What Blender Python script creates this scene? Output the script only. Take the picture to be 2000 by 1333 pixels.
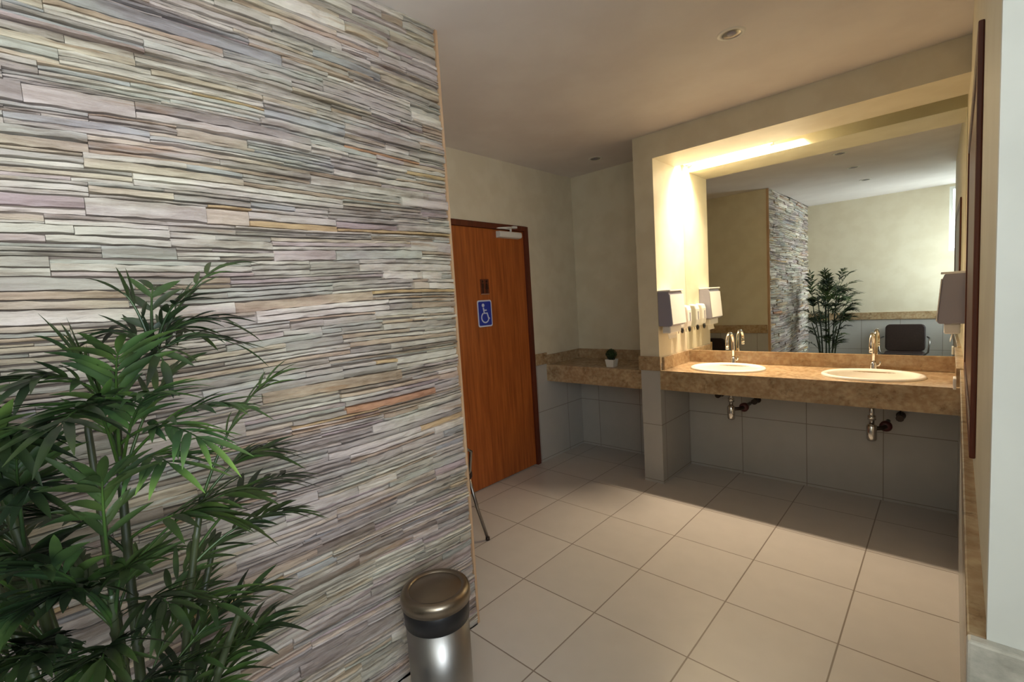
import bpy, bmesh, math, random
from math import sin, cos, pi, radians as rad, sqrt, atan2
from mathutils import Vector as V, Matrix

for o in list(bpy.data.objects): bpy.data.objects.remove(o)
scn = bpy.context.scene
COL = scn.collection

# ---------------------------------------------------------------- camera
F, YAW, PITCH, ROLL, HC = 912.487/2000*36, 0.753220405, -0.0854911044, -0.0629643738, 1.50537
cam = bpy.data.cameras.new('camera'); camo = bpy.data.objects.new('camera', cam); COL.objects.link(camo)
cam.lens = F; cam.sensor_width = 36; cam.clip_start = 0.02
fw = V((-sin(YAW)*cos(PITCH), cos(YAW)*cos(PITCH), sin(PITCH)))
r0 = V((cos(YAW), sin(YAW), 0)); u0 = r0.cross(fw)
rt = r0*cos(ROLL)+u0*sin(ROLL); up = -r0*sin(ROLL)+u0*cos(ROLL)
m = Matrix((rt, up, -fw)).transposed().to_4x4(); m.translation = V((0, 0, HC))
camo.matrix_world = m
scn.camera = camo

# ---------------------------------------------------------------- world, lights, exposure
w = bpy.data.worlds.new('world'); scn.world = w; w.use_nodes = True
w.node_tree.nodes['Background'].inputs[0].default_value = (.75, .85, 1, 1)
w.node_tree.nodes['Background'].inputs[1].default_value = .3
scn.view_settings.view_transform = 'Standard'; scn.view_settings.look = 'None'
scn.view_settings.gamma = 1; scn.view_settings.use_curve_mapping = False
scn.view_settings.exposure = 0.0

def area(name, loc, rot, sx, sy, power, col, spread=180):
    l = bpy.data.lights.new(name, 'AREA'); l.shape = 'RECTANGLE'; l.size = sx; l.size_y = sy
    l.energy = power; l.color = col; l.spread = rad(spread)
    o = bpy.data.objects.new(name, l); COL.objects.link(o); o.location = loc; o.rotation_euler = rot
    return o
COOL = (.83, .92, 1.0); WARM = (1.0, .79, .55)
# tube of the mirror niche, in the slot of its soffit, behind the beam
area('niche_light', (-1.18, 3.795, 2.555), (0, 0, 0), .80, .07, 32, WARM, 118)
# daylight through the two windows behind the camera
area('window_light', (.69, -.28, 1.65), (0, rad(90), 0), 1.25, .84, 30, COOL, 114)
area('window_light', (.27, -.84, 2.21), (rad(90), 0, 0), .50, .80, 3.5, COOL)
WINDOW_GLOW = 3.0

# ---------------------------------------------------------------- helpers
def srgb(r, g, b):
    f = lambda c: (c/255/12.92) if c/255 <= .04045 else ((c/255+.055)/1.055)**2.4
    return (f(r), f(g), f(b), 1)

class MB:
    def __init__(s): s.v = []; s.f = []; s.m = []; s.sm = []; s.c = None
    def add(s, vs, fs, mi=0, smooth=False):
        b = len(s.v); s.v += [tuple(p) for p in vs]
        for f in fs: s.f.append([b+i for i in f]); s.m.append(mi); s.sm.append(smooth)
        return b
    def box(s, x0, y0, z0, x1, y1, z1, mi=0):
        s.add([(x0,y0,z0),(x1,y0,z0),(x1,y1,z0),(x0,y1,z0),(x0,y0,z1),(x1,y0,z1),(x1,y1,z1),(x0,y1,z1)],
              [(0,3,2,1),(4,5,6,7),(0,1,5,4),(1,2,6,5),(2,3,7,6),(3,0,4,7)], mi)
    def prism(s, poly, z0, z1, mi=0, axis='z', smooth=False):
        # poly: counter-clockwise 2D points
        n = len(poly)
        if axis == 'z': mk = lambda p, t: (p[0], p[1], t)
        elif axis == 'x': mk = lambda p, t: (t, p[0], p[1])
        else: mk = lambda p, t: (p[0], t, p[1])
        vs = [mk(p, z0) for p in poly]+[mk(p, z1) for p in poly]
        s.add(vs, [tuple(range(n))[::-1], tuple(range(n, 2*n))], mi)
        s.add(vs, [(i, (i+1) % n, n+(i+1) % n, n+i) for i in range(n)], mi, smooth)
    def lathe(s, prof, c=(0,0,0), seg=32, mi=0, ex=1, ey=1, smooth=True):
        vs = []; n = len(prof)
        for k in range(seg):
            a = 2*pi*k/seg
            for r, z in prof: vs.append((c[0]+r*cos(a)*ex, c[1]+r*sin(a)*ey, c[2]+z))
        fs = []
        for k in range(seg):
            k2 = (k+1) % seg
            for i in range(n-1): fs.append((k*n+i, k2*n+i, k2*n+i+1, k*n+i+1))
        s.add(vs, fs, mi, smooth)
    def tube(s, pts, r, seg=10, mi=0, caps=True, smooth=True):
        pts = [V(p) for p in pts]; rs = r if isinstance(r, (list, tuple)) else [r]*len(pts)
        vs = []; up_ = V((0, 0, 1)); prev = None
        for i, p in enumerate(pts):
            t = (pts[min(i+1, len(pts)-1)]-pts[max(i-1, 0)]).normalized()
            if prev is None:
                a = up_ if abs(t.z) < .9 else V((1, 0, 0)); u = t.cross(a).normalized()
            else:
                u = (prev-t*prev.dot(t)).normalized()
            prev = u; w_ = t.cross(u)
            for k in range(seg):
                a = 2*pi*k/seg; vs.append(p+(u*cos(a)+w_*sin(a))*rs[i])
        fs = [(i*seg+k, i*seg+(k+1) % seg, (i+1)*seg+(k+1) % seg, (i+1)*seg+k) for i in range(len(pts)-1) for k in range(seg)]
        s.add(vs, fs, mi, smooth)
        if caps: s.add([vs[k] for k in range(seg)], [tuple(range(seg))[::-1]], mi); s.add(vs[-seg:], [tuple(range(seg))], mi)
    def build(s, name, mats, parent=None, loc=None, bevel=0, sub=0):
        me = bpy.data.meshes.new(name)
        off = V(loc) if loc else V((0, 0, 0))
        me.from_pydata([V(p)-off for p in s.v] if loc else s.v, [], s.f)
        if not isinstance(mats, (list, tuple)): mats = [mats]
        for mt in mats: me.materials.append(mt)
        for i, p in enumerate(me.polygons): p.material_index = s.m[i]; p.use_smooth = s.sm[i]
        if s.c:
            ca = me.color_attributes.new('tint', 'FLOAT_COLOR', 'POINT')
            for i, c in enumerate(s.c): ca.data[i].color = c
        bm = bmesh.new(); bm.from_mesh(me)
        if not s.c: bmesh.ops.remove_doubles(bm, verts=bm.verts, dist=1e-5)
        bmesh.ops.recalc_face_normals(bm, faces=bm.faces); bm.to_mesh(me); bm.free()
        o = bpy.data.objects.new(name, me); COL.objects.link(o)
        if loc: o.location = loc
        if parent: o.parent = parent
        if bevel:
            md = o.modifiers.new('bevel', 'BEVEL'); md.width = bevel; md.segments = 2; md.limit_method = 'ANGLE'; md.angle_limit = rad(40)
        if sub:
            md = o.modifiers.new('sub', 'SUBSURF'); md.levels = sub; md.render_levels = sub
        return o

def tag(o, label, cat, group=None):
    o['label'] = label; o['category'] = cat
    if group: o['group'] = group
    return o
def thing(name, label, cat, loc=(0,0,0), rz=0, group=None):
    o = bpy.data.objects.new(name, None); COL.objects.link(o); o.location = loc; o.rotation_euler = (0, 0, rz)
    o.empty_display_size = .1
    return tag(o, label, cat, group)
def struct(o): o['kind'] = 'structure'; return o
def copy_tree(o, parent=None):
    c = o.copy(); COL.objects.link(c); c.parent = parent
    for ch in list(o.children): copy_tree(ch, c)
    return c

# ---------------------------------------------------------------- materials
def mat(name, col, rough=.5, metal=0, spec=.5, **kw):
    m_ = bpy.data.materials.new(name); m_.use_nodes = True
    b = m_.node_tree.nodes['Principled BSDF']
    b.inputs['Base Color'].default_value = col; b.inputs['Roughness'].default_value = rough
    b.inputs['Metallic'].default_value = metal; b.inputs['Specular IOR Level'].default_value = spec
    for k, v in kw.items(): b.inputs[k.replace('_', ' ')].default_value = v
    return m_
def N(m_, t, **kw):
    n = m_.node_tree.nodes.new(t)
    for k, v in kw.items(): setattr(n, k, v)
    return n
def L(m_, a, b): m_.node_tree.links.new(a, b)
def BS(m_): return m_.node_tree.nodes['Principled BSDF']
def noise_mix(m_, c1, c2, scale, detail=4, lo=.4, hi=.6, vec=None, rough=.5):
    tc = N(m_, 'ShaderNodeTexCoord'); nz = N(m_, 'ShaderNodeTexNoise')
    nz.inputs['Scale'].default_value = scale; nz.inputs['Detail'].default_value = detail; nz.inputs['Roughness'].default_value = rough
    mp = N(m_, 'ShaderNodeMapping'); L(m_, tc.outputs['Object'], mp.inputs[0])
    if vec: mp.inputs['Scale'].default_value = vec
    L(m_, mp.outputs[0], nz.inputs['Vector'])
    cr = N(m_, 'ShaderNodeValToRGB'); cr.color_ramp.elements[0].position = lo; cr.color_ramp.elements[1].position = hi
    cr.color_ramp.elements[0].color = c1; cr.color_ramp.elements[1].color = c2
    L(m_, nz.outputs['Fac'], cr.inputs[0])
    return cr.outputs[0], mp.outputs[0], nz
def mixc(m_, fac, a, b, mode='MIX'):
    mx = N(m_, 'ShaderNodeMix', data_type='RGBA', blend_type=mode)
    for s_, v in ((mx.inputs[0], fac), (mx.inputs[6], a), (mx.inputs[7], b)):
        if hasattr(v, 'links'): L(m_, v, s_)
        else: s_.default_value = v
    return mx.outputs[2]
def bump(m_, h, strength=.3, dist=.01):
    b = N(m_, 'ShaderNodeBump'); b.inputs['Strength'].default_value = strength; b.inputs['Distance'].default_value = dist
    L(m_, h, b.inputs['Height']); L(m_, b.outputs[0], BS(m_).inputs['Normal'])

PAINT = mat('wall_paint', srgb(216, 206, 182), .55)
c, _, nz = noise_mix(PAINT, srgb(214, 204, 180), srgb(220, 211, 188), 6); L(PAINT, c, BS(PAINT).inputs['Base Color']); bump(PAINT, nz.outputs['Fac'], .05, .003)
DAYPAINT = mat('daylit_wall_paint', srgb(218, 220, 216), .6)  # jamb copy of the wall paint, cool daylight put into its colour
c, _, nz = noise_mix(DAYPAINT, srgb(216, 218, 214), srgb(222, 224, 220), 6); L(DAYPAINT, c, BS(DAYPAINT).inputs['Base Color'])
CEILP = mat('ceiling_paint', srgb(226, 216, 202), .7)
c, _, nz = noise_mix(CEILP, srgb(222, 214, 210), srgb(228, 221, 217), 3); L(CEILP, c, BS(CEILP).inputs['Base Color'])
def tile_mat(name, base, base2, grout, w_, h_, offx, offy, wall, mortar=.0035, rough=.22):
    t = mat(name, base, rough)
    tc = N(t, 'ShaderNodeTexCoord'); sp = N(t, 'ShaderNodeSeparateXYZ'); L(t, tc.outputs['Object'], sp.inputs[0])
    cb = N(t, 'ShaderNodeCombineXYZ')
    def addc(sock, c_):
        a = N(t, 'ShaderNodeMath', operation='ADD'); L(t, sock, a.inputs[0]); a.inputs[1].default_value = c_; return a.outputs[0]
    if wall:
        s2 = N(t, 'ShaderNodeMath', operation='ADD'); L(t, sp.outputs[0], s2.inputs[0]); L(t, sp.outputs[1], s2.inputs[1])
        L(t, addc(s2.outputs[0], offx), cb.inputs[0]); L(t, addc(sp.outputs[2], offy), cb.inputs[1])
    else:
        L(t, addc(sp.outputs[0], offx), cb.inputs[0]); L(t, addc(sp.outputs[1], offy), cb.inputs[1])
    br = N(t, 'ShaderNodeTexBrick', offset=0.0, squash=1.0)
    br.inputs['Scale'].default_value = 1; br.inputs['Mortar Size'].default_value = mortar; br.inputs['Mortar Smooth'].default_value = .3
    br.inputs['Brick Width'].default_value = w_; br.inputs['Row Height'].default_value = h_; br.inputs['Bias'].default_value = 0
    br.inputs['Color1'].default_value = base; br.inputs['Color2'].default_value = base2; br.inputs['Mortar'].default_value = grout
    L(t, cb.outputs[0], br.inputs['Vector'])
    nz = N(t, 'ShaderNodeTexNoise'); nz.inputs['Scale'].default_value = 9; L(t, tc.outputs['Object'], nz.inputs['Vector'])
    cr = N(t, 'ShaderNodeValToRGB'); cr.color_ramp.elements[0].color = (.9, .9, .9, 1); cr.color_ramp.elements[1].color = (1, 1, 1, 1)
    L(t, nz.outputs['Fac'], cr.inputs[0])
    L(t, mixc(t, 1.0, br.outputs['Color'], cr.outputs[0], 'MULTIPLY'), BS(t).inputs['Base Color'])
    inv = N(t, 'ShaderNodeMath', operation='SUBTRACT'); inv.inputs[0].default_value = 1; L(t, br.outputs['Fac'], inv.inputs[1])
    bump(t, inv.outputs[0], .4, .002)
    return t
FLOOR = tile_mat('floor_tile', srgb(203, 197, 191), srgb(198, 192, 186), srgb(140, 128, 118), .45, .45, 1.666385+.45*10, -1.301335+.45*10, False, .0036, .30)
TILE = tile_mat('wainscot_tile', srgb(190, 187, 182), srgb(186, 183, 178), srgb(142, 134, 124), .444, .45, 1.193-3.9+.444*20, -.02+.45*2, True, .0028, .25)

GRAN = mat('brown_granite', srgb(170, 135, 95), .22)
c1, _, _ = noise_mix(GRAN, srgb(138, 116, 86), srgb(200, 176, 140), 9, 8, .34, .68, (1, 1, 1.6), .65)
c2, _, _ = noise_mix(GRAN, srgb(156, 120, 86), srgb(190, 168, 134), 38, 6, .42, .62)
c3, _, _ = noise_mix(GRAN, srgb(120, 98, 74), srgb(255, 255, 255), 16, 10, .28, .44, (1, 1, 1), .75)
L(GRAN, mixc(GRAN, .75, mixc(GRAN, .45, c1, c2), c3, 'MULTIPLY'), BS(GRAN).inputs['Base Color'])

DAYGRAN = mat('daylit_granite', srgb(190, 186, 176), .25)  # jamb band's copy of the granite, paled and greyed to carry cool daylight
c1, _, _ = noise_mix(DAYGRAN, srgb(158, 156, 146), srgb(206, 202, 192), 12, 8, .36, .62, (1, 1, 1.6), .65); L(DAYGRAN, c1, BS(DAYGRAN).inputs['Base Color'])

def wood(name, a, b, d, rough=.35, vec=(14, 14, .7)):
    t = mat(name, a, rough)
    c1, _, nz = noise_mix(t, a, b, 3.2, 5, .35, .68, vec, .6)
    c2, _, _ = noise_mix(t, d, (1, 1, 1, 1), 9, 4, .3, .5, (vec[0]*2, vec[1]*2, vec[2]*.6), .6)
    L(t, mixc(t, .35, c1, c2, 'MULTIPLY'), BS(t).inputs['Base Color'])
    return t
WOOD = wood('door_veneer', srgb(148, 76, 30), srgb(186, 104, 46), srgb(120, 60, 26))
FRAMEW = wood('dark_red_wood', srgb(84, 36, 20), srgb(112, 52, 30), srgb(60, 30, 18), .4)
TRIMW = wood('tan_wood_trim', srgb(178, 142, 108), srgb(204, 172, 138), srgb(150, 116, 84), .5)

MIRROR = mat('mirror_glass', srgb(232, 236, 228), .0, 1)
CHROME = mat('chrome', srgb(220, 216, 210), .12, 1)
STEEL = mat('brushed_steel', srgb(165, 163, 160), .38, 1)
_, _, nz = noise_mix(STEEL, (0, 0, 0, 1), (1, 1, 1, 1), 40, 2, .4, .6, (6, 6, .05)); bump(STEEL, nz.outputs['Fac'], .08, .001)
STEELT = mat('steel_lid', srgb(150, 138, 122), .33, 1)
_, _, nz = noise_mix(STEELT, (0, 0, 0, 1), (1, 1, 1, 1), 30, 3); bump(STEELT, nz.outputs['Fac'], .05, .001)
BLACKP = mat('black_plastic', srgb(26, 25, 27), .4)
PORC = mat('porcelain', srgb(240, 234, 222), .12)
WHITEP = mat('white_plastic', srgb(232, 228, 224), .35)
GREYP = mat('grey_smoked_plastic', srgb(150, 146, 160), .4)
PAPER = mat('paper', srgb(236, 230, 220), .8)
WHITED = mat('white_enamel', srgb(225, 222, 214), .4)
BROWNV = mat('dark_brown_vinyl', srgb(36, 20, 20), .5)
c, _, nz = noise_mix(BROWNV, srgb(34, 19, 18), srgb(44, 26, 24), 60); L(BROWNV, c, BS(BROWNV).inputs['Base Color']); bump(BROWNV, nz.outputs['Fac'], .15, .002)
GUN = mat('grey_metal', srgb(150, 146, 142), .3, 1)
DARKM = mat('dark_metal', srgb(70, 60, 54), .35, .8)
MAROON = mat('maroon_plastic', srgb(82, 34, 34), .4)
BLUE = mat('sign_blue', srgb(30, 52, 160), .4)
SWHITE = mat('sign_white', srgb(206, 214, 235), .4)
SBROWN = mat('sign_dark_brown', srgb(48, 22, 14), .4)
SGREY = mat('sign_pale_grey', srgb(166, 140, 124), .4)
LEAFM = mat('leaf_green', srgb(40, 74, 32), .45)
c1, _, _ = noise_mix(LEAFM, srgb(28, 44, 24), srgb(60, 82, 38), 7, 3, .38, .62)
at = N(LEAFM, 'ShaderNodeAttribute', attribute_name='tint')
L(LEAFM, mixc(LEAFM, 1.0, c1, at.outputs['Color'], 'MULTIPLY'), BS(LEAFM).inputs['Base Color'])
CANE = mat('bamboo_cane', srgb(50, 68, 34), .5)
c, _, _ = noise_mix(CANE, srgb(28, 36, 20), srgb(54, 62, 34), 12, 4, .35, .65, (1, 1, .35)); L(CANE, c, BS(CANE).inputs['Base Color'])
TOPI = mat('boxwood_green', srgb(26, 44, 22), .7)
c, _, _ = noise_mix(TOPI, srgb(16, 32, 14), srgb(48, 74, 32), 60); L(TOPI, c, BS(TOPI).inputs['Base Color'])
SOIL = mat('soil', srgb(46, 36, 28), .9)
POTD = mat('dark_pot', srgb(58, 44, 40), .5)
c, _, _ = noise_mix(POTD, srgb(52, 40, 36), srgb(66, 50, 44), 20); L(POTD, c, BS(POTD).inputs['Base Color'])
ALUM = mat('white_aluminium', srgb(224, 226, 226), .4)
PANE = bpy.data.materials.new('frosted_daylight_pane'); PANE.use_nodes = True
nt = PANE.node_tree; nt.nodes.clear()
em = nt.nodes.new('ShaderNodeEmission'); ou = nt.nodes.new('ShaderNodeOutputMaterial'); em.inputs[0].default_value = (.9, 1, .98, 1); em.inputs[1].default_value = WINDOW_GLOW
nt.links.new(em.outputs[0], ou.inputs[0])

STONE = mat('split_stone', (.5, .5, .5, 1), .85, 0, .3)
at = N(STONE, 'ShaderNodeAttribute', attribute_name='tint')
c1, mp, nz = noise_mix(STONE, srgb(170, 158, 148), srgb(255, 255, 255), 9, 9, .28, .56, (1, .28, 2.6), .75)
c2, _, _ = noise_mix(STONE, srgb(246, 234, 232), srgb(252, 248, 234), 3, 4, .4, .6, (1, .7, 2.5))
c3, _, _ = noise_mix(STONE, srgb(255, 255, 255), srgb(214, 172, 122), 4.2, 7, .60, .74, (1, .45, 4.0), .6)
c4, _, _ = noise_mix(STONE, srgb(186, 180, 172), srgb(255, 255, 255), 5.3, 6, .34, .46, (1, .30, 5.0), .6)
q = mixc(STONE, 1.0, mixc(STONE, 1.0, at.outputs['Color'], c1, 'MULTIPLY'), c2, 'MULTIPLY')
L(STONE, mixc(STONE, .8, mixc(STONE, .85, q, c3, 'MULTIPLY'), c4, 'MULTIPLY'), BS(STONE).inputs['Base Color'])
bump(STONE, nz.outputs['Fac'], .8, .014)
MORT = mat('stone_bedding', srgb(120, 108, 98), .9)

# ---------------------------------------------------------------- room shell
CZ = 2.67
XD, XS, YB = -2.73, -1.60, 3.90        # door wall, stone face, back wall
PX0, PX1, PY = -1.77, -1.613, 3.357    # pillar
YR = -.80                              # rear wall
TZ0, TZ1 = .905, 1.01                  # granite band
def pw(y): return .046+(.072-.046)*(y-.87)/(3.36-.87) if y < 3.36 else .072   # painted face, set back above the tiles
def rx(y): return .045+(.057-.045)*(y-.87)/(3.36-.87) if y < 3.36 else .057

b = MB(); b.box(-2.95, -1.0, -.12, .95, 4.1, 0); struct(b.build('floor', FLOOR))
b = MB(); b.box(-2.95, -1.0, CZ, .95, 4.1, CZ+.12); struct(b.build('ceiling', CEILP))
# door wall with its opening
DY0, DY1, DZ = 2.27, 3.195, 2.145
b = MB(); T0 = XD-.15
for z0, z1, mi in ((0, TZ0+.05, 1), (TZ0+.05, CZ, 0)):
    b.box(T0, 1.1, z0, XD, DY0, z1, mi) if z0 else b.box(T0, 1.1, z0, XD, DY0, z1, mi)
b.v, b.f, b.m, b.sm = [], [], [], []
for (y0, y1) in ((1.1, DY0), (DY1, 4.05)):
    b.box(T0, y0, 0, XD, y1, .955, 1); b.box(T0, y0, .955, XD, y1, CZ, 0)
b.box(T0, DY0, DZ, XD, DY1, CZ, 0)
b.box(T0-.02, DY0-.1, 0, T0, DY1+.1, DZ+.1, 0)
struct(b.build('wall_left', [PAINT, TILE]))
# back wall
b = MB(); b.box(XD, YB, 0, .25, YB+.15, .955, 1); b.box(XD, YB, .955, .25, YB+.15, CZ, 0)
struct(b.build('wall_back', [PAINT, TILE]))
# pillar between the shelf alcove and the vanity niche
b = MB(); b.box(PX0, PY, 0, PX1, YB, .955, 1); b.box(PX0, PY, .955, PX1, YB, CZ, 0)
struct(b.build('wall_pier', [PAINT, TILE]))
# bulkhead over the niche, with the lamp slot against the mirror
b = MB(); NZ = 2.49
b.box(PX1, PY, NZ, .072, 3.745, CZ, 0)
b.box(PX1, 3.745, 2.585, .072, YB, CZ, 0)
struct(b.build('wall_bulkhead', [PAINT]))
# right wall
b = MB()
pr = [(rx(.89), .89), (.25, .89), (.25, YB), (.057, YB), (.057, 3.36)]
b.prism(pr, 0, .99, 1); b.prism([(pw(.89), .89), (.25, .89), (.25, YB), (.072, YB), (.072, 3.36)], .99, CZ, 0)
struct(b.build('wall_right', [PAINT, TILE]))
b = MB(); b.box(rx(.87), .87, 0, .85, .89, .955, 1); b.box(rx(.87), .87, .955, .85, .89, CZ, 0)
struct(b.build('wall_jamb', [DAYPAINT, TILE]))
# window wall (behind the camera, right) and rear wall with their openings
b = MB(); X = .70
W1 = (-.74, .18, 1.0, 2.3)
b.box(X, YR-.15, 0, X+.15, .87, .955, 1)
b.box(X, YR-.15, .955, X+.15, .87, W1[2], 0); b.box(X, YR-.15, W1[3], X+.15, .87, CZ, 0)
b.box(X, YR-.15, W1[2], X+.15, W1[0], W1[3], 0); b.box(X, W1[1], W1[2], X+.15, .87, W1[3], 0)
struct(b.build('wall_window_side', [PAINT, TILE]))
W2 = (.0, .56, 1.80, 2.64)
b = MB()
b.box(-1.75, YR-.15, 0, X, YR, .955, 1); b.box(-1.75, YR-.15, .955, X, YR, W2[2], 0)
b.box(-1.75, YR-.15, W2[2], W2[0], YR, CZ, 0); b.box(W2[1], YR-.15, W2[2], X, YR, CZ, 0); b.box(W2[0], YR-.15, W2[3], W2[1], YR, CZ, 0)
struct(b.build('wall_rear', [PAINT, TILE]))
# partition: plain side facing the vanity
b = MB(); b.box(XD, 1.20, 0, XS-.032, 1.36, .955, 1); b.box(XD, 1.20, .955, XS-.032, 1.36, CZ, 0)
struct(b.build('wall_partition', [PAINT, TILE]))

# windows
def window(n, axis, a0, a1, z0, z1, p):
    fr = MB(); t = .035
    def bx(a, c, lo, hi, dp0, dp1):
        if axis == 'x': fr.box(p+dp0, a, lo, p+dp1, c, hi)
        else: fr.box(a, p-dp1, lo, c, p-dp0, hi)
    bx(a0, a1, z0, z0+t, .02, .08); bx(a0, a1, z1-t, z1, .02, .08)
    bx(a0, a0+t, z0+t, z1-t, .02, .08); bx(a1-t, a1, z0+t, z1-t, .02, .08)
    mid = (a0+a1)/2; bx(mid-.015, mid+.015, z0+t, z1-t, .03, .07)
    root = struct(fr.build('window_%d' % n, ALUM))
    pn = MB()
    if axis == 'x': pn.box(p+.075, a0+.01, z0+.01, p+.085, a1-.01, z1-.01)
    else: pn.box(a0+.01, p-.085, z0+.01, a1-.01, p-.075, z1-.01)
    pn.build('pane', PANE, root)
window(1, 'x', W1[0], W1[1], W1[2], W1[3], X)
window(2, 'y', W2[0], W2[1], W2[2], W2[3], YR)

# granite bands around the walls
def band(n, *boxes):
    b = MB()
    for q in boxes:
        if len(q) == 6: b.box(*q)
        else: b.prism(q[0], q[1], q[2])
    struct(b.build('trim_%d' % n, GRAN, bevel=.003))
band(1, (XD, DY1+.003, TZ0, XD+.015, 3.36, TZ1), (XD, 1.36, TZ0, XD+.015, DY0-.003, TZ1))
band(2, (PX0-.012, PY-.015, TZ0-.005, PX1+.012, PY, TZ1))
e = .02
band(3, ([(rx(.87)-e, .872), (pw(.872)+.004, .872), (pw(3.3)+.004, 3.35), (rx(3.3)-.006, 3.35)], TZ0, 1.0))
b = MB(); b.box(rx(.87)-e, .852, TZ0-.06, .70, .872, 1.0); struct(b.build('trim_8', DAYGRAN, bevel=.004))
band(4, (-1.59, YR, TZ0, .70, YR+.015, TZ1))
band(5, (XD+.016, 1.36, TZ0, XS-.04, 1.375, TZ1))
band(6, (.685, YR+.016, TZ0, .70, .85, TZ1))
# wooden corner strip where the stone cladding ends
b = MB(); b.box(XS-.034, 1.3535, 0, XS-.004, 1.366, CZ); struct(b.build('trim_7', TRIMW))

# ---------------------------------------------------------------- stone cladding
random.seed(11)
PAL = [((184,181,177),10),((170,166,162),7),((172,174,171),5),((184,176,164),5),((162,159,156),5),((198,195,190),8),
       ((188,168,134),.7),((176,140,114),.4),((158,161,164),1.6),((174,160,146),3.2),((140,132,125),1.4),((174,164,166),3)]
cols = [srgb(*c_) for c_, w_ in PAL]; wts = [w_ for _, w_ in PAL]
def wav(y, z): return .010*sin(y*2.3+z*3.1)+.006*sin(y*5.1-z*7.0+1)
st = MB(); st.c = []
def slat(y0, y1, z0, z1, dep, col):
    n = max(2, int((y1-y0)/.03)); vs = []; fs = []
    th = z1-z0; j = min(.0022, th*.1)
    za, zb = random.uniform(-1, 1)*.0022, random.uniform(-1, 1)*.0022
    for i in range(n+1):
        t = i/n; y = y0+(y1-y0)*t; off = wav(y, (z0+z1)/2)+za*(1-t)+zb*t
        d = dep+random.uniform(-.0022, .0022); e0 = random.uniform(-j, j); e1 = random.uniform(-j, j)
        en = .0025 if i in (0, n) else 0
        vs += [(XS-.035, y, z0+off+.0012), (XS+d-en-random.uniform(0, .004), y, z0+off+.0020+e0), (XS+d+random.uniform(-.0015, .003)-en, y, (z0+z1)/2+off),
               (XS+d-en-random.uniform(0, .004), y, z1+off-.0016+e1), (XS-.035, y, z1+off-.0008)]
    for i in range(n):
        for k in range(4): fs.append((i*5+k, (i+1)*5+k, (i+1)*5+k+1, i*5+k+1))
    fs += [(0, 1, 2, 3, 4), tuple(n*5+k for k in (4, 3, 2, 1, 0))]
    st.add(vs, fs, 0); st.c += [col]*len(vs)
def pick():
    c_ = random.choices(cols, wts)[0]; k = random.uniform(.90, 1.10)*1.30
    return (min(1, c_[0]*k), min(1, c_[1]*k), min(1, c_[2]*k), 1)
# panels of interlocking strips: courses come in groups whose joints shift
z = -.02
while z < CZ+.02:
    h = random.uniform(.024, .050); z1 = z+h
    y = YR+.0-random.uniform(0, .3)
    while y < 1.35:
        ln = random.uniform(.16, .62); y1 = min(y+ln, 1.352)
        if 1.352-y1 < .05: y1 = 1.352
        ya = max(y, YR)
        if y1-ya > .02:
            k = random.random()
            if k < .12: cuts = [0, 1]
            elif k < .55: s_ = random.uniform(.3, .7); cuts = [0, s_, 1]
            else: s_ = random.uniform(.24, .4); cuts = [0, s_, random.uniform(.58, .76), 1]
            base = random.uniform(-.010, .004)
            for a, c_ in zip(cuts, cuts[1:]):
                lo, hi = z+h*a, z+h*c_
                pc = pick()
                if random.random() < .35 and y1-ya > .2:
                    mid = ya+(y1-ya)*random.uniform(.3, .7)
                    slat(ya, mid, lo, hi, base+random.uniform(-.006, .006), pc); slat(mid+.001, y1, lo, hi, base+random.uniform(-.006, .006), pick())
                else: slat(ya, y1, lo, hi, base+random.uniform(-.006, .006), pc)
        y = y1+.001
    z = z1
zlim = [v for v in st.v]
st.v = [(x, y, min(max(z_, .001), CZ-.001)) for x, y, z_ in zlim]
sw = struct(st.build('wall_stone', STONE))
b = MB(); b.box(-1.75, YR, 0, XS-.028, 1.20, CZ); struct(b.build('wall_stone_core', MORT))

# ---------------------------------------------------------------- door, closer and signs
leaf = MB(); leaf.box(XD-.045, DY0+.045, .008, XD-.008, DY1-.052, DZ-.045)
door = struct(leaf.build('door_1', WOOD))
b = MB()
b.box(XD-.10, DY0, 0, XD+.012, DY0+.04, DZ); b.box(XD-.10, DY1-.048, 0, XD+.012, DY1, DZ); b.box(XD-.10, DY0+.04, DZ-.042, XD+.012, DY1-.048, DZ)
b.build('door_frame', FRAMEW, door, bevel=.003)
DX = XD-.008
dc = thing('door_closer', 'silver hydraulic door closer with folded arm at the top corner of the wooden door', 'door closer', (DX, 2.94, 2.06))
b = MB(); b.prism([(DX, 2.035), (DX+.05, 2.04), (DX+.055, 2.055), (DX+.055, 2.075), (DX+.05, 2.088), (DX, 2.092)][::-1], 0, 1)
b = MB()
pts = [(0, -.028), (.045, -.024), (.052, -.012), (.052, .012), (.045, .024), (0, .028)]
b.add([(x, -.135, z_) for x, z_ in pts]+[(x, .135, z_) for x, z_ in pts], [(0,1,2,3,4,5)[::-1], (6,7,8,9,10,11)]+[(i, (i+1) % 6, 6+(i+1) % 6, 6+i) for i in range(6)])
b.build('closer_body', WHITED, dc, bevel=.004)
b = MB(); b.tube([(.027, .02, .02), (.027, .02, .056)], .009); b.box(.020, -.14, .045, .034, .025, .052); b.build('closer_arm', WHITED, dc)
b = MB(); b.tube([(.027, -.13, .0485), (.05, -.02, .058), (.03, .05, .062)], .006); b.box(.012+.009, .03, .055, .055, .075, .072); b.build('closer_linkage', WHITED, dc)

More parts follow.
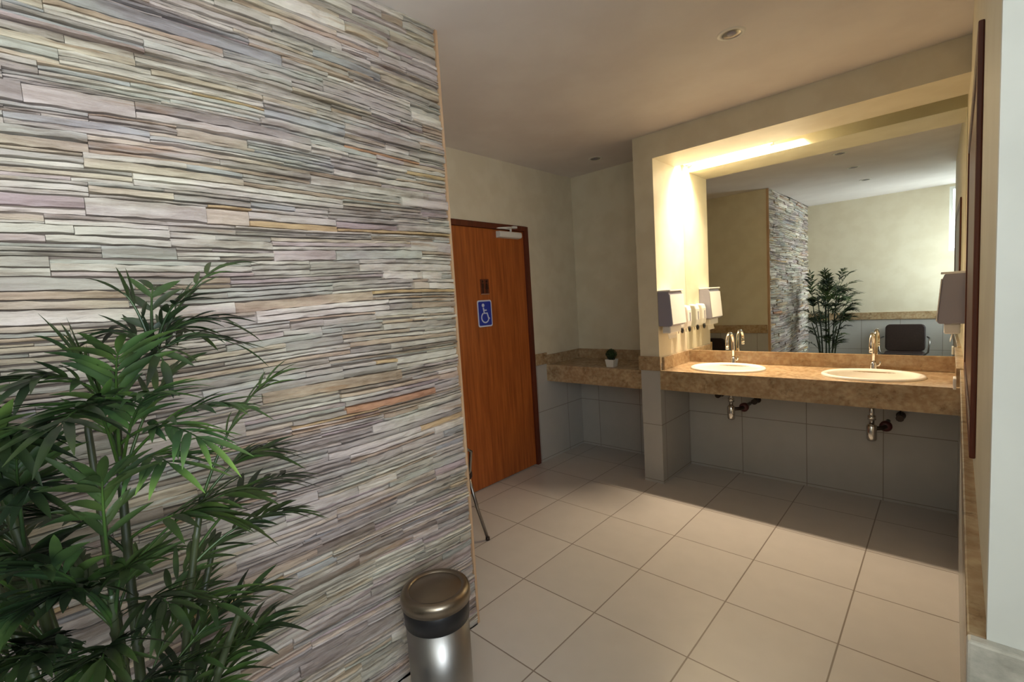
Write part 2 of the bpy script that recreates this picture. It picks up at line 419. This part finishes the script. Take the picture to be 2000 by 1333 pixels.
def rrect(w_, h_, r, n=5):
    p = []
    for cx, cy, a0 in ((w_/2-r, h_/2-r, 0), (-w_/2+r, h_/2-r, 90), (-w_/2+r, -h_/2+r, 180), (w_/2-r, -h_/2+r, 270)):
        for k in range(n+1): a = rad(a0+90*k/n); p.append((cx+r*cos(a), cy+r*sin(a)))
    return p
def disc(cx, cy, r, n=16): return [(cx+r*cos(2*pi*k/n), cy+r*sin(2*pi*k/n)) for k in range(n)]
def stroke(pts, w_):
    out1, out2 = [], []
    for i, p in enumerate(pts):
        a = pts[max(i-1, 0)]; c_ = pts[min(i+1, len(pts)-1)]
        t = V((c_[0]-a[0], c_[1]-a[1])).normalized(); n = V((-t.y, t.x))*w_/2
        out1.append((p[0]+n.x, p[1]+n.y)); out2.append((p[0]-n.x, p[1]-n.y))
    return out1, out2
def add_stroke(b, pts, w_, x0, x1):
    o1, o2 = stroke(pts, w_)
    for i in range(len(pts)-1):
        b.prism([o2[i], o2[i+1], o1[i+1], o1[i]], x0, x1, axis='x')
# drawn as seen from the room: +x of the drawing is +y of the room
sg = thing('accessibility_sign', 'blue wheelchair sign with pale border on the wooden door', 'sign', (DX, 2.620, 1.418))
b = MB(); b.prism(rrect(.158, .215, .018), 0, .0025, axis='x'); b.build('sign_border', SWHITE, sg)
b = MB(); b.prism(rrect(.138, .193, .012), .0025, .004, axis='x'); b.build('sign_panel', BLUE, sg)
b = MB()
b.prism(disc(-.018, .066, .0145), .004, .0055, axis='x')
add_stroke(b, [(-.017, .047), (-.010, .002), (.022, .002), (.036, -.042), (.048, -.040)], .0135, .004, .0055)
add_stroke(b, [(-.013, .026), (.018, .026)], .010, .004, .0055)
arc = [(-.002+.040*cos(rad(a)), -.033+.040*sin(rad(a))) for a in range(118, 352, 13)]
add_stroke(b, arc, .0105, .004, .0055)
b.build('wheelchair_symbol', SWHITE, sg)
sg = thing('restroom_sign', 'small dark brown restroom figures sign above the blue wheelchair sign', 'sign', (DX, 2.638, 1.632))
b = MB(); b.prism(rrect(.095, .125, .006), 0, .002, axis='x'); b.build('sign_plate', FRAMEW, sg)
b = MB()
for cx in (-.022, .022):
    b.prism(disc(cx, .043, .010), .002, .004, axis='x')
b.prism([(-.034, .028), (-.034, -.008), (-.029, -.008), (-.029, -.05), (-.015, -.05), (-.015, -.008), (-.010, -.008), (-.010, .028)], .002, .004, axis='x')
b.prism([(.014, .028), (.006, -.018), (.016, -.018), (.016, -.05), (.028, -.05), (.028, -.018), (.038, -.018), (.030, .028)], .002, .004, axis='x')
b.build('figures', SBROWN, sg)
b2 = MB(); b2.box(.002, -.045, -.061, .0035, .045, -.055); b2.build('edge_line', SGREY, sg)

# ---------------------------------------------------------------- granite shelf and vanity
sh = thing('granite_shelf', 'brown granite wall shelf in the alcove between the wooden door and the pillar', 'shelf', (-2.25, 3.63, .9))
off = V((-2.25, 3.63, .9))
def part(bm, name, mt, par, **kw):
    bm.v = [tuple(V(p)-par.location) for p in bm.v]; return bm.build(name, mt, par, **kw)
b = MB(); b.box(XD, 3.36, .872, PX0, YB, .895); part(b, 'shelf_top', GRAN, sh, bevel=.003)
b = MB(); b.box(XD, 3.36, .742, PX0, 3.385, .872); part(b, 'apron', GRAN, sh)
b = MB(); b.box(XD, YB-.02, .895, PX0, YB, .985); b.box(XD, 3.362, .895, XD+.015, YB-.02, .985); part(b, 'backsplash', GRAN, sh)

vn = thing('vanity_counter', 'long brown granite vanity counter with two oval basins under the wide mirror', 'counter', (-.78, 3.63, .9))
VX0, VX1, VY0, VY1, VZ = PX1, .0565, 3.36, YB, .90
BAS = [(-1.205, 3.618), (-.345, 3.612)]; BA, BB = .262, .205
def slab_with_holes():
    b = MB(); ha, hb = BA-.03, BB-.03
    edges = [VX0, (BAS[0][0]+BAS[1][0])/2, VX1]
    for i, (cx, cy) in enumerate(BAS):
        x0, x1 = edges[i], edges[i+1]; angs = [2*pi*k/48 for k in range(48)]
        for X_, Y_ in ((x0, VY0), (x1, VY0), (x0, VY1), (x1, VY1)): angs.append(atan2(Y_-cy, X_-cx) % (2*pi))
        angs = sorted(set(angs)); inn, out = [], []
        for a in angs:
            c_, s_ = cos(a), sin(a); r = 1/sqrt((c_/ha)**2+(s_/hb)**2); inn.append((cx+r*c_, cy+r*s_))
            t = min(((x1 if c_ > 0 else x0)-cx)/c_ if abs(c_) > 1e-9 else 9, ((VY1 if s_ > 0 else VY0)-cy)/s_ if abs(s_) > 1e-9 else 9)
            out.append((cx+t*c_, cy+t*s_))
        n = len(angs)
        for zz, fl in ((VZ, 0), (VZ-.025, 1)):
            vs = [(p[0], p[1], zz) for p in inn+out]
            b.add(vs, [(k, n+k, n+(k+1) % n, (k+1) % n) for k in range(n)])
        vs = [(p[0], p[1], VZ) for p in inn]+[(p[0], p[1], VZ-.025) for p in inn]
        b.add(vs, [(k, (k+1) % n, n+(k+1) % n, n+k) for k in range(n)])
    b.add([(VX0, VY0, VZ), (VX1, VY0, VZ), (VX1, VY0, VZ-.025), (VX0, VY0, VZ-.025)], [(0, 1, 2, 3)])
    return b
part(slab_with_holes(), 'countertop', GRAN, vn)
b = MB(); b.box(VX0, VY0, .752, VX1, VY0+.025, VZ-.025); part(b, 'apron', GRAN, vn)
b = MB(); b.box(VX0, YB-.022, VZ, .072, YB, 1.0); b.box(VX0, 3.40, VZ, VX0+.02, YB-.022, 1.0); b.box(VX1-.02, 3.40, VZ, .072, YB-.022, 1.0)
part(b, 'backsplash', GRAN, vn, bevel=.002)

mr = MB(); mr.box(PX1+.001, YB-.014, 1.001, .071, YB, NZ+.06)
mr.box(PX1+.001, YB-.014, NZ+.06, .071, YB-.001, NZ+.061)
tag(mr.build('wall_mirror', MIRROR), 'wide frameless mirror filling the lit niche above the vanity counter', 'mirror')

# basins
def basin(cx, cy, label):
    t = thing('wash_basin', label, 'basin', (cx, cy, VZ), group=None)
    prof = [(1.0, .0005), (1.0, .006), (.985, .013), (.95, .016), (.90, .014), (.87, .006), (.85, -.01), (.80, -.05), (.68, -.095), (.45, -.125), (.20, -.135), (.07, -.137),
            (.07, -.15), (.5, -.14), (.75, -.105), (.86, -.05), (.88, -.01), (.9, .0005)]
    b = MB(); b.lathe([(r, z_) for r, z_ in prof], seg=56, ex=BA, ey=BB); b.build('bowl', PORC, t)
    b = MB(); b.lathe([(0, .004), (.018, .004), (.022, .001), (.022, -.004)], seg=20, c=(0, 0, -.135)); b.build('drain', CHROME, t)
    b = MB(); b.lathe([(0, .0), (.008, .0), (.009, -.002)], seg=12); ov = b.build('overflow_hole', BLACKP, t); ov.location = (0, .168, -.04); ov.rotation_euler = (rad(70), 0, 0)
    return t
basin(*BAS[0], 'white oval basin at the left end of the counter, near the pillar')
basin(*BAS[1], 'white oval basin at the right end of the counter, nearer the camera')

def faucet(x, y, label, rz=0):
    t = thing('faucet', label, 'faucet', (x, y, VZ), rz)
    b = MB(); b.lathe([(0, 0), (.027, 0), (.027, .006), (.021, .012), (.018, .05), (.016, .055), (0, .056)], seg=24); b.build('base', CHROME, t)
    p = [(0, 0, .05), (0, 0, .12), (0, 0, .165)]
    R_ = .068
    for k in range(1, 13): a = pi*k/12*1.06; p.append((0, -R_+R_*cos(a),   .180+R_*sin(a)*1.05))
    p.append((0, p[-1][1]+.003, p[-1][2]-.02))
    b = MB(); b.tube(p, .0115, 12); b.build('spout', CHROME, t)
    b = MB(); b.lathe([(0, 0), (.012, 0), (.012, .014), (0, .014)], seg=16); a_ = b.build('aerator', CHROME, t); a_.location = (0, p[-1][1], p[-1][2]-.012)
    b = MB(); b.tube([(.012, 0, .034), (.028, 0, .036), (.034, -.004, .048), (.036, -.008, .062)], [.008, .007, .006, .005], 10); b.build('lever', CHROME, t)
    return t
faucet(-1.226, 3.832, 'gooseneck chrome faucet behind the left basin')
faucet(-.352, 3.828, 'gooseneck chrome faucet behind the right basin')

# plumbing under the counter
def trap(x, y, label, dz=0, drop=.0):
    t = thing('drain_trap', label, 'pipe', (x, y, 0))
    zt = .749
    b = MB(); b.tube([(0, 0, zt), (0, 0, .60-drop)], .014, 14); b.lathe([(.014, .64-drop), (.022, .642-drop), (.022, .668-drop), (.014, .67-drop)], seg=16); b.build('tailpiece', CHROME, t)
    b = MB(); b.lathe([(0, .505-drop), (.022, .505-drop), (.028, .515-drop), (.028, .60-drop), (.02, .61-drop), (.014, .612-drop)], seg=20); b.build('bottle', CHROME, t)
    b = MB(); b.tube([(.015, 0, .585-drop), (.05, .03, .585-drop), (.065, .08, .585-drop), (.065, YB-y-.005, .585-drop)], .013, 12); b.build('outlet_pipe', DARKM, t)
    b = MB(); b.lathe([(0, 0), (.032, 0), (.034, .03), (.02, .04), (.0, .04)], seg=18); c_ = b.build('union_nut', MAROON, t); c_.location = (.064, YB-y-.13, .585-drop); c_.rotation_euler = (rad(90), 0, 0)
    return t
trap(-1.195, 3.66, 'chrome bottle trap under the left basin', 0, .0)
trap(-.345, 3.66, 'chrome bottle trap under the right basin', 0, .03)
def valve(x, z_, label, side=-1):
    t = thing('angle_valve', label, 'valve', (x, YB, z_))
    b = MB(); b.tube([(0, -.001, 0), (0, -.055, 0)], .011, 12); b.lathe([(0, 0), (.026, 0), (.022, .008), (.011, .01)], seg=18); b.v = [(p[0], p[1], p[2]) for p in b.v]
    b = MB(); b.tube([(0, -.001, 0), (0, -.008, 0)], .026, 16); b.tube([(0, -.005, 0), (0, -.06, 0)], .011, 12); b.build('body', DARKM, t)
    b = MB(); b.tube([(0, -.058, 0), (0, -.095, 0)], .022, 10); b.build('knob', DARKM, t)
    b = MB(); b.tube([(0, -.04, .005), (0, -.045, .06), (side*-.03, -.06, .12), (side*-.06, -.065, .17-(z_-.6))], .006, 8); b.build('hose', DARKM, t)
valve(-1.345, .645, 'dark angle valve with hose, left of the left trap', -1)
valve(-1.075, .620, 'dark angle valve with hose, right of the left trap', 1)
valve(-.215, .600, 'dark angle valve with hose, right of the right trap', 1)

# ---------------------------------------------------------------- dispensers
def towel_dispenser(x, y, label, side):
    # side = +1: hangs on a wall at -x and sticks out to +x
    t = thing('towel_dispenser', label, 'paper towel dispenser', (x, y, 1.24)); s = side; hw = .12
    b = MB()
    pf = [(0, 0), (.105, .0), (.112, .012), (.094, .235), (.085, .262), (.0, .268)]
    vs = [(s*p[0], -hw, p[1]) for p in pf]+[(s*p[0], hw, p[1]) for p in pf]; n = len(pf)
    b.add(vs, [tuple(range(n)), tuple(range(n, 2*n))[::-1]]+[(i, (i+1) % n, n+(i+1) % n, n+i) for i in range(n)])
    b.build('housing', GREYP, t, bevel=.006)
    b = MB()
    pf = [(.1125, .014), (.117, .014), (.099, .238), (.0945, .238)]; vs = [(s*p[0], -hw-.001, p[1]) for p in pf]+[(s*p[0], hw+.001, p[1]) for p in pf]
    b.add(vs, [(0,1,2,3), (7,6,5,4)]+[(i, (i+1) % 4, 4+(i+1) % 4, 4+i) for i in range(4)]); b.build('front_cover', WHITEP, t)
    b = MB(); b.box(min(s*.001, s*.1), -hw-.0005, .262, max(s*.001, s*.1), hw+.0005, .274); b.build('top_cover', WHITEP, t, bevel=.003)
    b = MB(); b.box(min(s*.02, s*.085), -hw+.02, -.055, max(s*.02, s*.085), hw-.02, .0); b.build('outlet_mouth', WHITEP, t, bevel=.008)
    b = MB()
    zs = [(.05, -.04), (.052, -.075), (.058, -.10)]
    vs = [(s*a, yy, z_) for a, z_ in zs for yy in (-.07, .07)]+[(s*(a+.002), yy, z_) for a, z_ in zs for yy in (-.07, .07)]
    b.add(vs, [(0,1,3,2), (2,3,5,4), (6,8,9,7), (8,10,11,9), (0,6,7,1), (4,5,11,10), (0,2,8,6), (2,4,10,8), (1,7,9,3), (3,9,11,5)]); b.build('paper_sheet', PAPER, t)
    return t
towel_dispenser(PX1, 3.482, 'white and grey paper towel dispenser on the left side of the lit niche', 1)
towel_dispenser(.071, 3.482, 'dull grey paper towel dispenser on the right side of the niche', -1)
def soap(x, y, z_, label, s=1):
    t = thing('soap_dispenser', label, 'soap dispenser', (x, y, z_)); hw = .040
    pf = [(0, 0), (.045, .0), (.062, .02), (.068, .06), (.066, .15), (.055, .185), (.0, .192)]; n = len(pf); b = MB()
    vs = [(s*p[0], -hw, p[1]) for p in pf]+[(s*p[0], hw, p[1]) for p in pf]
    b.add(vs, [tuple(range(n)), tuple(range(n, 2*n))[::-1]]+[(i, (i+1) % n, n+(i+1) % n, n+i) for i in range(n)]); b.build('housing', WHITEP, t, bevel=.010)
    b = MB(); b.lathe([(0, -.014), (.010, -.012), (.016, 0), (.010, .012), (0, .014)], seg=18, ex=.75, ey=1); pb = b.build('push_button', BLACKP, t); pb.location = (s*.060, 0, -.006); pb.scale = (1, 1, 1.6)
    b = MB(); b.tube([(s*.03, 0, .002), (s*.03, 0, -.03)], .006, 8); b.build('nozzle', WHITEP, t)
    b = MB(); b.box(min(s*.067, s*.0695), -.008, .06, max(s*.067, s*.0695), .008, .13); b.build('level_window', GREYP, t)
soap(PX1, 3.655, 1.19, 'white soap dispenser next to the paper towels on the left niche wall', 1)
soap(PX1, 3.80, 1.19, 'white soap dispenser nearest the mirror on the left niche wall', 1)
# small white plate on the right wall
pl = thing('socket_plate', 'small white socket plate on the right wall by the end of the counter', 'socket', (rx(3.20)-e, 3.20, .955))
b = MB(); b.box(-.012, -.04, -.028, 0, .04, .028); b.build('plate', WHITEP, pl, bevel=.003)
b = MB(); b.box(-.0128, -.02, -.012, -.0118, .02, .012); b.build('socket_insert', GREYP, pl)

# wooden framed panel hung on the right wall, seen edge-on
fp = thing('framed_panel', 'dark red wooden framed panel hanging on the right wall, seen nearly edge-on', 'picture frame', (pw(1.65), 1.65, 1.55))
def fpart(y0, y1, z0, z1, x0, x1, nm, mt):
    b = MB(); b.prism([(pw(y0)+x0, y0), (pw(y0)+x1, y0), (pw(y1)+x1, y1), (pw(y1)+x0, y1)], z0, z1); return part(b, nm, mt, fp, bevel=.003)
FY0, FY1, FZ0, FZ1 = 1.53, 2.92, 1.06, 2.06
fpart(FY0, FY0+.05, FZ0, FZ1, -.011, 0, 'frame_stile', FRAMEW); fpart(FY1-.05, FY1, FZ0, FZ1, -.011, 0, 'frame_stile', FRAMEW)
fpart(FY0+.05, FY1-.05, FZ0, FZ0+.05, -.011, 0, 'frame_rail', FRAMEW); fpart(FY0+.05, FY1-.05, FZ1-.05, FZ1, -.011, 0, 'frame_rail', FRAMEW)
fpart(FY0+.05, FY1-.05, FZ0+.05, FZ1-.05, -.006, 0, 'panel', FRAMEW)

TUBE = bpy.data.materials.new('lit_tube'); TUBE.use_nodes = True
b_ = TUBE.node_tree.nodes['Principled BSDF']; b_.inputs['Emission Color'].default_value = (1, .86, .62, 1); b_.inputs['Emission Strength'].default_value = 9
tl = thing('tube_lamp', 'lit fluorescent tube in the soffit slot above the mirror, at the pillar end', 'lamp', (-1.26, 3.862, 2.53))
b = MB(); b.tube([(-.30, 0, 0), (.30, 0, 0)], .013, 14); b.build('tube', TUBE, tl)
for sx in (-1, 1):
    b = MB(); b.box(min(sx*.30, sx*.325), -.014, -.016, max(sx*.30, sx*.325), .014, .055); b.build('lamp_holder', WHITEP, tl)

# ---------------------------------------------------------------- ceiling downlights
def downlight(x, y, label):
    t = thing('recessed_downlight', label, 'ceiling light', (x, y, CZ), group=None)
    b = MB(); b.lathe([(.040, .012-.012), (.041, -.003), (.056, -.004), (.062, 0)], seg=32); b.build('trim_ring', WHITED, t)
    b = MB(); b.lathe([(.0402, -.0032), (.036, -.0008), (.02, -.0004), (0, -.0004)], seg=32); b.build('reflector', GUN, t)
    b = MB(); b.lathe([(0, -.006), (.014, -.005), (.02, -.0006)], seg=20); b.build('bulb', GREYP, t)
downlight(-.747, 2.405, 'unlit round recessed ceiling light in front of the vanity bulkhead')
downlight(-2.215, 3.545, 'unlit round recessed ceiling light above the granite shelf alcove')
downlight(-.74, 1.62, 'round recessed ceiling light seen in the mirror, second from the vanity')
downlight(-.73, .72, 'round recessed ceiling light seen in the mirror, farthest from the vanity')

# ---------------------------------------------------------------- small ball plant on the shelf
bp = thing('potted_topiary', 'small dark green ball plant in a white square pot on the granite shelf', 'potted plant', (-2.085, 3.445, .895))
b = MB(); r0_, r1_ = .033, .042
b.add([(sx*r0_, sy*r0_, 0) for sx, sy in ((-1,-1),(1,-1),(1,1),(-1,1))]+[(sx*r1_, sy*r1_, .065) for sx, sy in ((-1,-1),(1,-1),(1,1),(-1,1))]+
      [(sx*(r1_-.005), sy*(r1_-.005), .065) for sx, sy in ((-1,-1),(1,-1),(1,1),(-1,1))]+[(sx*(r1_-.006), sy*(r1_-.006), .056) for sx, sy in ((-1,-1),(1,-1),(1,1),(-1,1))],
      [(3,2,1,0)]+[(i, (i+1) % 4, 4+(i+1) % 4, 4+i) for i in range(4)]+[(4+i, 4+(i+1) % 4, 8+(i+1) % 4, 8+i) for i in range(4)]+[(8+i, 8+(i+1) % 4, 12+(i+1) % 4, 12+i) for i in range(4)])
b.build('pot', WHITED, bp, bevel=.002)
b = MB(); b.box(-.037, -.037, .05, .037, .037, .057); b.build('soil', SOIL, bp)
random.seed(5); b = MB()
for k in range(520):
    zz = random.uniform(-1, 1); a = random.uniform(0, 2*pi); rr = sqrt(1-zz*zz); n_ = V((rr*cos(a), rr*sin(a), zz)); p = V((0, 0, .105))+n_*random.uniform(.036, .046)
    t = n_.cross(V((random.uniform(-1,1), random.uniform(-1,1), random.uniform(-1,1)))).normalized(); q = (n_*.6+t*.5).normalized(); sd = q.cross(n_).normalized()
    b.add([p-q*.004, p+sd*.0035, p+q*.009, p-sd*.0035, p+n_*.001], [(0,1,4), (1,2,4), (2,3,4), (3,0,4)])
b.lathe([(0, -.036), (.02, -.03), (.036, 0), (.02, .03), (0, .036)], c=(0, 0, .105), seg=16)
b.build('foliage', TOPI, bp)

# ---------------------------------------------------------------- waste bin
wb = thing('waste_bin', 'round stainless steel waste bin with black collar and domed lid against the stone wall', 'waste bin', (-1.375, .968, 0))
RB = .122; TZ = .475
b = MB(); b.lathe([(0, .012), (RB-.012, .012), (RB-.008, .02), (RB-.006, TZ-.115), (RB-.012, TZ-.115)], seg=56); b.build('body', STEEL, wb)
b = MB(); b.lathe([(0, 0), (RB-.006, 0), (RB-.002, .004), (RB-.002, .022), (RB-.008, .026)], seg=56); b.build('base_ring', BLACKP, wb)
b = MB(); b.lathe([(RB-.010, TZ-.12), (RB-.003, TZ-.118), (RB+.001, TZ-.05), (RB-.004, TZ-.045)], seg=56); b.build('collar', BLACKP, wb)
b = MB(); b.lathe([(RB-.004, TZ-.048), (RB+.006, TZ-.046), (RB+.006, TZ-.018), (RB+.001, TZ-.006), (RB-.012, TZ), (RB-.022, TZ-.001), (RB-.026, TZ-.006)], seg=56); b.build('lid_rim', STEELT, wb)
b = MB(); b.lathe([(RB-.026, TZ-.006), (RB-.035, TZ-.004), (RB-.06, TZ+.003), (.03, TZ+.008), (0, TZ+.009)], seg=56); b.build('swing_flap', STEELT, wb)

# ---------------------------------------------------------------- chairs
def chair(x, y, rz, label):
    t = thing('visitor_chair', label, 'chair', (x, y, 0), rz, 'dark vinyl chairs along the walls')
    # local: front is +y
    b = MB(); b.prism(rrect(.42, .40, .05), .42, .475); b.build('seat', BROWNV, t, bevel=.015)
    b = MB(); o = rrect(.43, .37, .055)
    vs1 = [(p[0], -.20-.05*((p[1]+.185)/.37), .655+p[1]) for p in o]; vs2 = [(p[0], q[1]-.045, p[1]*1+.655) for p, q in zip(o, vs1)]
    n = len(o); b.add(vs1+vs2, [tuple(range(n)), tuple(range(n, 2*n))[::-1]]+[(i, (i+1) % n, n+(i+1) % n, n+i) for i in range(n)]); b.build('backrest', BROWNV, t, bevel=.012)
    for sx in (-1, 1):
        b = MB(); b.tube([(sx*.19, .16, .43), (sx*.205, .20, .22), (sx*.225, .25, .012)], .010, 10); lg = b.build('leg', GUN, t)
        b = MB(); b.lathe([(0, 0), (.014, 0), (.013, .02), (0, .022)], c=(sx*.225, .25, 0), seg=14); b.build('foot_cap', DARKM, lg)
        b = MB(); b.tube([(sx*.19, -.16, .43), (sx*.205, -.21, .22), (sx*.215, -.25, .012)], .010, 10); lg = b.build('leg', GUN, t)
        b = MB(); b.lathe([(0, 0), (.014, 0), (.013, .02), (0, .022)], c=(sx*.215, -.25, 0), seg=14); b.build('foot_cap', DARKM, lg)
        b = MB(); b.tube([(sx*.19, .12, .44), (sx*.25, .12, .5), (sx*.262, .13, .62), (sx*.262, .08, .655), (sx*.262, -.12, .66), (sx*.235, -.215, .67)], .010, 10); b.build('armrest', GUN, t)
    return t
chair(-.43, -.42, 0, 'dark brown vinyl chair with grey arms by the rear wall, seen in the mirror')
chair(-2.35, 1.675, 0, 'dark brown vinyl chair by the partition, only its splayed metal leg showing past the stone')

# ---------------------------------------------------------------- bamboo palm
PB = V((-1.22, .07, 0))
palm = thing('bamboo_palm', 'tall dark green bamboo palm with many stems in front of the stone wall', 'potted plant', PB)
b = MB(); b.lathe([(0, 0), (.13, 0), (.145, .02), (.175, .27), (.182, .30), (.17, .305), (.165, .27), (0, .265)], seg=40); b.build('pot', POTD, palm)
b = MB(); b.lathe([(0, .285), (.10, .283), (.166, .272)], seg=28); b.build('soil', SOIL, palm)
random.seed(21)
def pixpt(px, py, x):   # a point of the real plane x that the measured frond tip lies on
    d = rt*(px-1000)/912.487+up*(-(py-666.5)/912.487)+fw; t = x/d.x; return V((x, d.y*t, HC+d.z*t))
stems = []
for (sx, sy, h, lx, ly) in ((.03, .03, 1.42, -.02, .03), (-.05, .02, 1.30, -.06, 0), (.05, -.05, 1.36, .05, -.07), (-.02, -.07, 1.22, -.03, -.10), (.0, .08, 1.12, .02, .10),
                            (.08, .0, 1.05, .10, .0), (-.08, -.04, 1.1, -.10, -.06), (-.06, .09, .95, -.08, .14), (.06, .07, .9, .08, .13)):
    p = []; n = 10
    for k in range(n+1):
        t = k/n; p.append((sx+lx*t*t, sy+ly*t*t, .27+(h-.27)*t))
    r = []
    pp = []
    for k in range(n):
        a, c_ = V(p[k]), V(p[k+1]); rr = .0115*(1-.45*k/n)
        pp += [a, a+(c_-a)*.06, a+(c_-a)*.9]; r += [rr*1.28, rr, rr*.95]
    pp.append(V(p[-1])); r.append(.005)
    b = MB(); b.tube(pp, r, 9); b.build('stem', CANE, palm); stems.append([V(q) for q in p])
def frond(A, B, sag=.06, nl=7, ll=.135, wl=.020, bright=1.0, start=.38):
    b = MB(); b.c = []
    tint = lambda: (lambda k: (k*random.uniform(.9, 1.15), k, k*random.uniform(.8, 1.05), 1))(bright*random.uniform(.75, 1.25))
    M = (A+B)/2+V((0, 0, (B-A).length*.22+sag*.3)); n = 12
    cur = [A*(1-t)**2+M*2*t*(1-t)+B*t*t for t in [k/n for k in range(n+1)]]
    v0 = len(b.v); b.tube(cur, [.0036*(1-.7*k/n) for k in range(n+1)], 6, caps=False); b.c += [(.9, 1, .7, 1)]*(len(b.v)-v0)
    def leaflet(p, d, nrm, ln, wd):
        d = d.normalized(); sd = d.cross(nrm).normalized(); nn = sd.cross(d); c_ = tint(); vs = []; m_ = 6
        sg_ = random.uniform(.12, .38)
        for k in range(m_+1):
            t = k/m_; w_ = wd*.5*(sin(pi*min(1, t**.75*.98+.02))**.8 if t < 1 else 0)+.0004
            q = p+d*ln*t-V((0, 0, 1))*ln*sg_*t*t
            vs += [q+sd*w_+nn*w_*.35, q, q-sd*w_+nn*w_*.35]
        fs = [f for k in range(m_) for f in ((k*3, k*3+1, k*3+4, k*3+3), (k*3+1, k*3+2, k*3+5, k*3+4))]
        b.add(vs, fs, 0, True); b.c += [c_]*len(vs)
    Z = V((0, 0, 1))
    for i in range(nl):
        t = start+(1-start)*i/(nl-.3); k = min(int(t*n), n-1); p = cur[k].lerp(cur[k+1], t*n-k) if k < n else cur[-1]
        tg = (cur[k+1]-cur[k]).normalized(); side = tg.cross(Z).normalized(); nr = side.cross(tg)
        f = sin(pi*(.25+.6*i/nl))
        for s in (-1, 1):
            ang = rad(random.uniform(16, 52)); dd = tg*cos(ang)+side*s*sin(ang)+nr*random.uniform(-.12, .30)
            leaflet(p, dd, nr+side*random.uniform(-.3, .3), ll*(.7+.4*f)*random.uniform(.8, 1.12), wl*random.uniform(.8, 1.15))
    tg = (cur[-1]-cur[-2]).normalized(); side = tg.cross(Z).normalized()
    leaflet(cur[-1], tg, side.cross(tg), ll*.95, wl)
    # keep the foliage in front of the stone
    b.v = [(max(x, XS+.02-PB.x), y, max(z_, .31)) for x, y, z_ in b.v]
    return b.build('frond', LEAFM, palm)
def near_stem(P, h):
    best = min(stems, key=lambda s_: (V((s_[-1].x, s_[-1].y))-V((P.x, P.y))).length+random.uniform(0, .05)); s_ = best
    h = min(h, s_[-1].z-.01); k = 0
    while k < len(s_)-2 and s_[k+1].z < h: k += 1
    return s_[k].lerp(s_[k+1], (h-s_[k].z)/(s_[k+1].z-s_[k].z))
# (tip px, tip py, plane x, base drop, brightness)
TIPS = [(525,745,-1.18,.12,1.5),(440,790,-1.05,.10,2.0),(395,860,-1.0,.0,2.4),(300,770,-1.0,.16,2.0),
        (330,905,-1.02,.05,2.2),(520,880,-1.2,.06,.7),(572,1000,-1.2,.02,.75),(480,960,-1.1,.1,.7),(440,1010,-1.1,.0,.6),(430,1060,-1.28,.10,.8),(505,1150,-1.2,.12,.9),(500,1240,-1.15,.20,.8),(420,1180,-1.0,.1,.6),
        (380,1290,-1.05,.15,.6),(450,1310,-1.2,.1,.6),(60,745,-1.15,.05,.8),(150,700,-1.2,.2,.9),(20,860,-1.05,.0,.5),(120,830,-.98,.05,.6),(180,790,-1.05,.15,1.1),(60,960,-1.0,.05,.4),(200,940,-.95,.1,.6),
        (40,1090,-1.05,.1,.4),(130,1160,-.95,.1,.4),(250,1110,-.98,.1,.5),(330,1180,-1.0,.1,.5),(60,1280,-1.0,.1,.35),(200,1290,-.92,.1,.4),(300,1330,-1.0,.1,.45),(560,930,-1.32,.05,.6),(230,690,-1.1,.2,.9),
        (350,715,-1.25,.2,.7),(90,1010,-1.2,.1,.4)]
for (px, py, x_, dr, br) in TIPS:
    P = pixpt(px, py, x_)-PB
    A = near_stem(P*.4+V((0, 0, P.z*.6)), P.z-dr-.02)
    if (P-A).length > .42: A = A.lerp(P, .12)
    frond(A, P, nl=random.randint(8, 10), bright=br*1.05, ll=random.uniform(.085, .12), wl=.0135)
TOP0 = pixpt(300, 688, -1.2)-PB
b = MB(); A = near_stem(TOP0*.3, 1.34); b.tube([A, A.lerp(TOP0, .5)+V((0, -.01, .02)), TOP0], [.006, .005, .004], 8); b.build('stem', CANE, palm)
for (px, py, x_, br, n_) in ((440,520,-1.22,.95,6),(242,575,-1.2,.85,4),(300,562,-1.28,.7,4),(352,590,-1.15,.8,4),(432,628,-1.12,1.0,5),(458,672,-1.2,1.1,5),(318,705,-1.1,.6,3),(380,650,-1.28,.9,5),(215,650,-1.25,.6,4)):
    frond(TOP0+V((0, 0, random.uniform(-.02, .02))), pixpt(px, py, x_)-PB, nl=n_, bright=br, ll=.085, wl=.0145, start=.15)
for k in range(44):   # the side away from the camera's view, seen in the mirror
    a = rad(random.uniform(185, 355)) if k < 34 else rad(random.uniform(0, 360)); r_ = random.uniform(.16, .34); z_ = random.uniform(.95, 1.40) if k < 30 else random.uniform(.6, 1.0)
    P = V((r_*cos(a), r_*sin(a)*1.0-.02, z_)); A = near_stem(P*.5, z_-random.uniform(.05, .2)); frond(A, P, nl=8, wl=.015, ll=.11, bright=random.uniform(.6, 1.1))
for k in range(18):
    a = rad(random.uniform(215, 330)); r_ = random.uniform(.26, .36); z_ = random.uniform(1.15, 1.66)
    P = V((r_*cos(a)*1.15, r_*sin(a), z_)); A = near_stem(P*.5, z_-random.uniform(.1, .25)); frond(A, P, nl=8, wl=.016, ll=.10, bright=random.uniform(.6, 1.1))
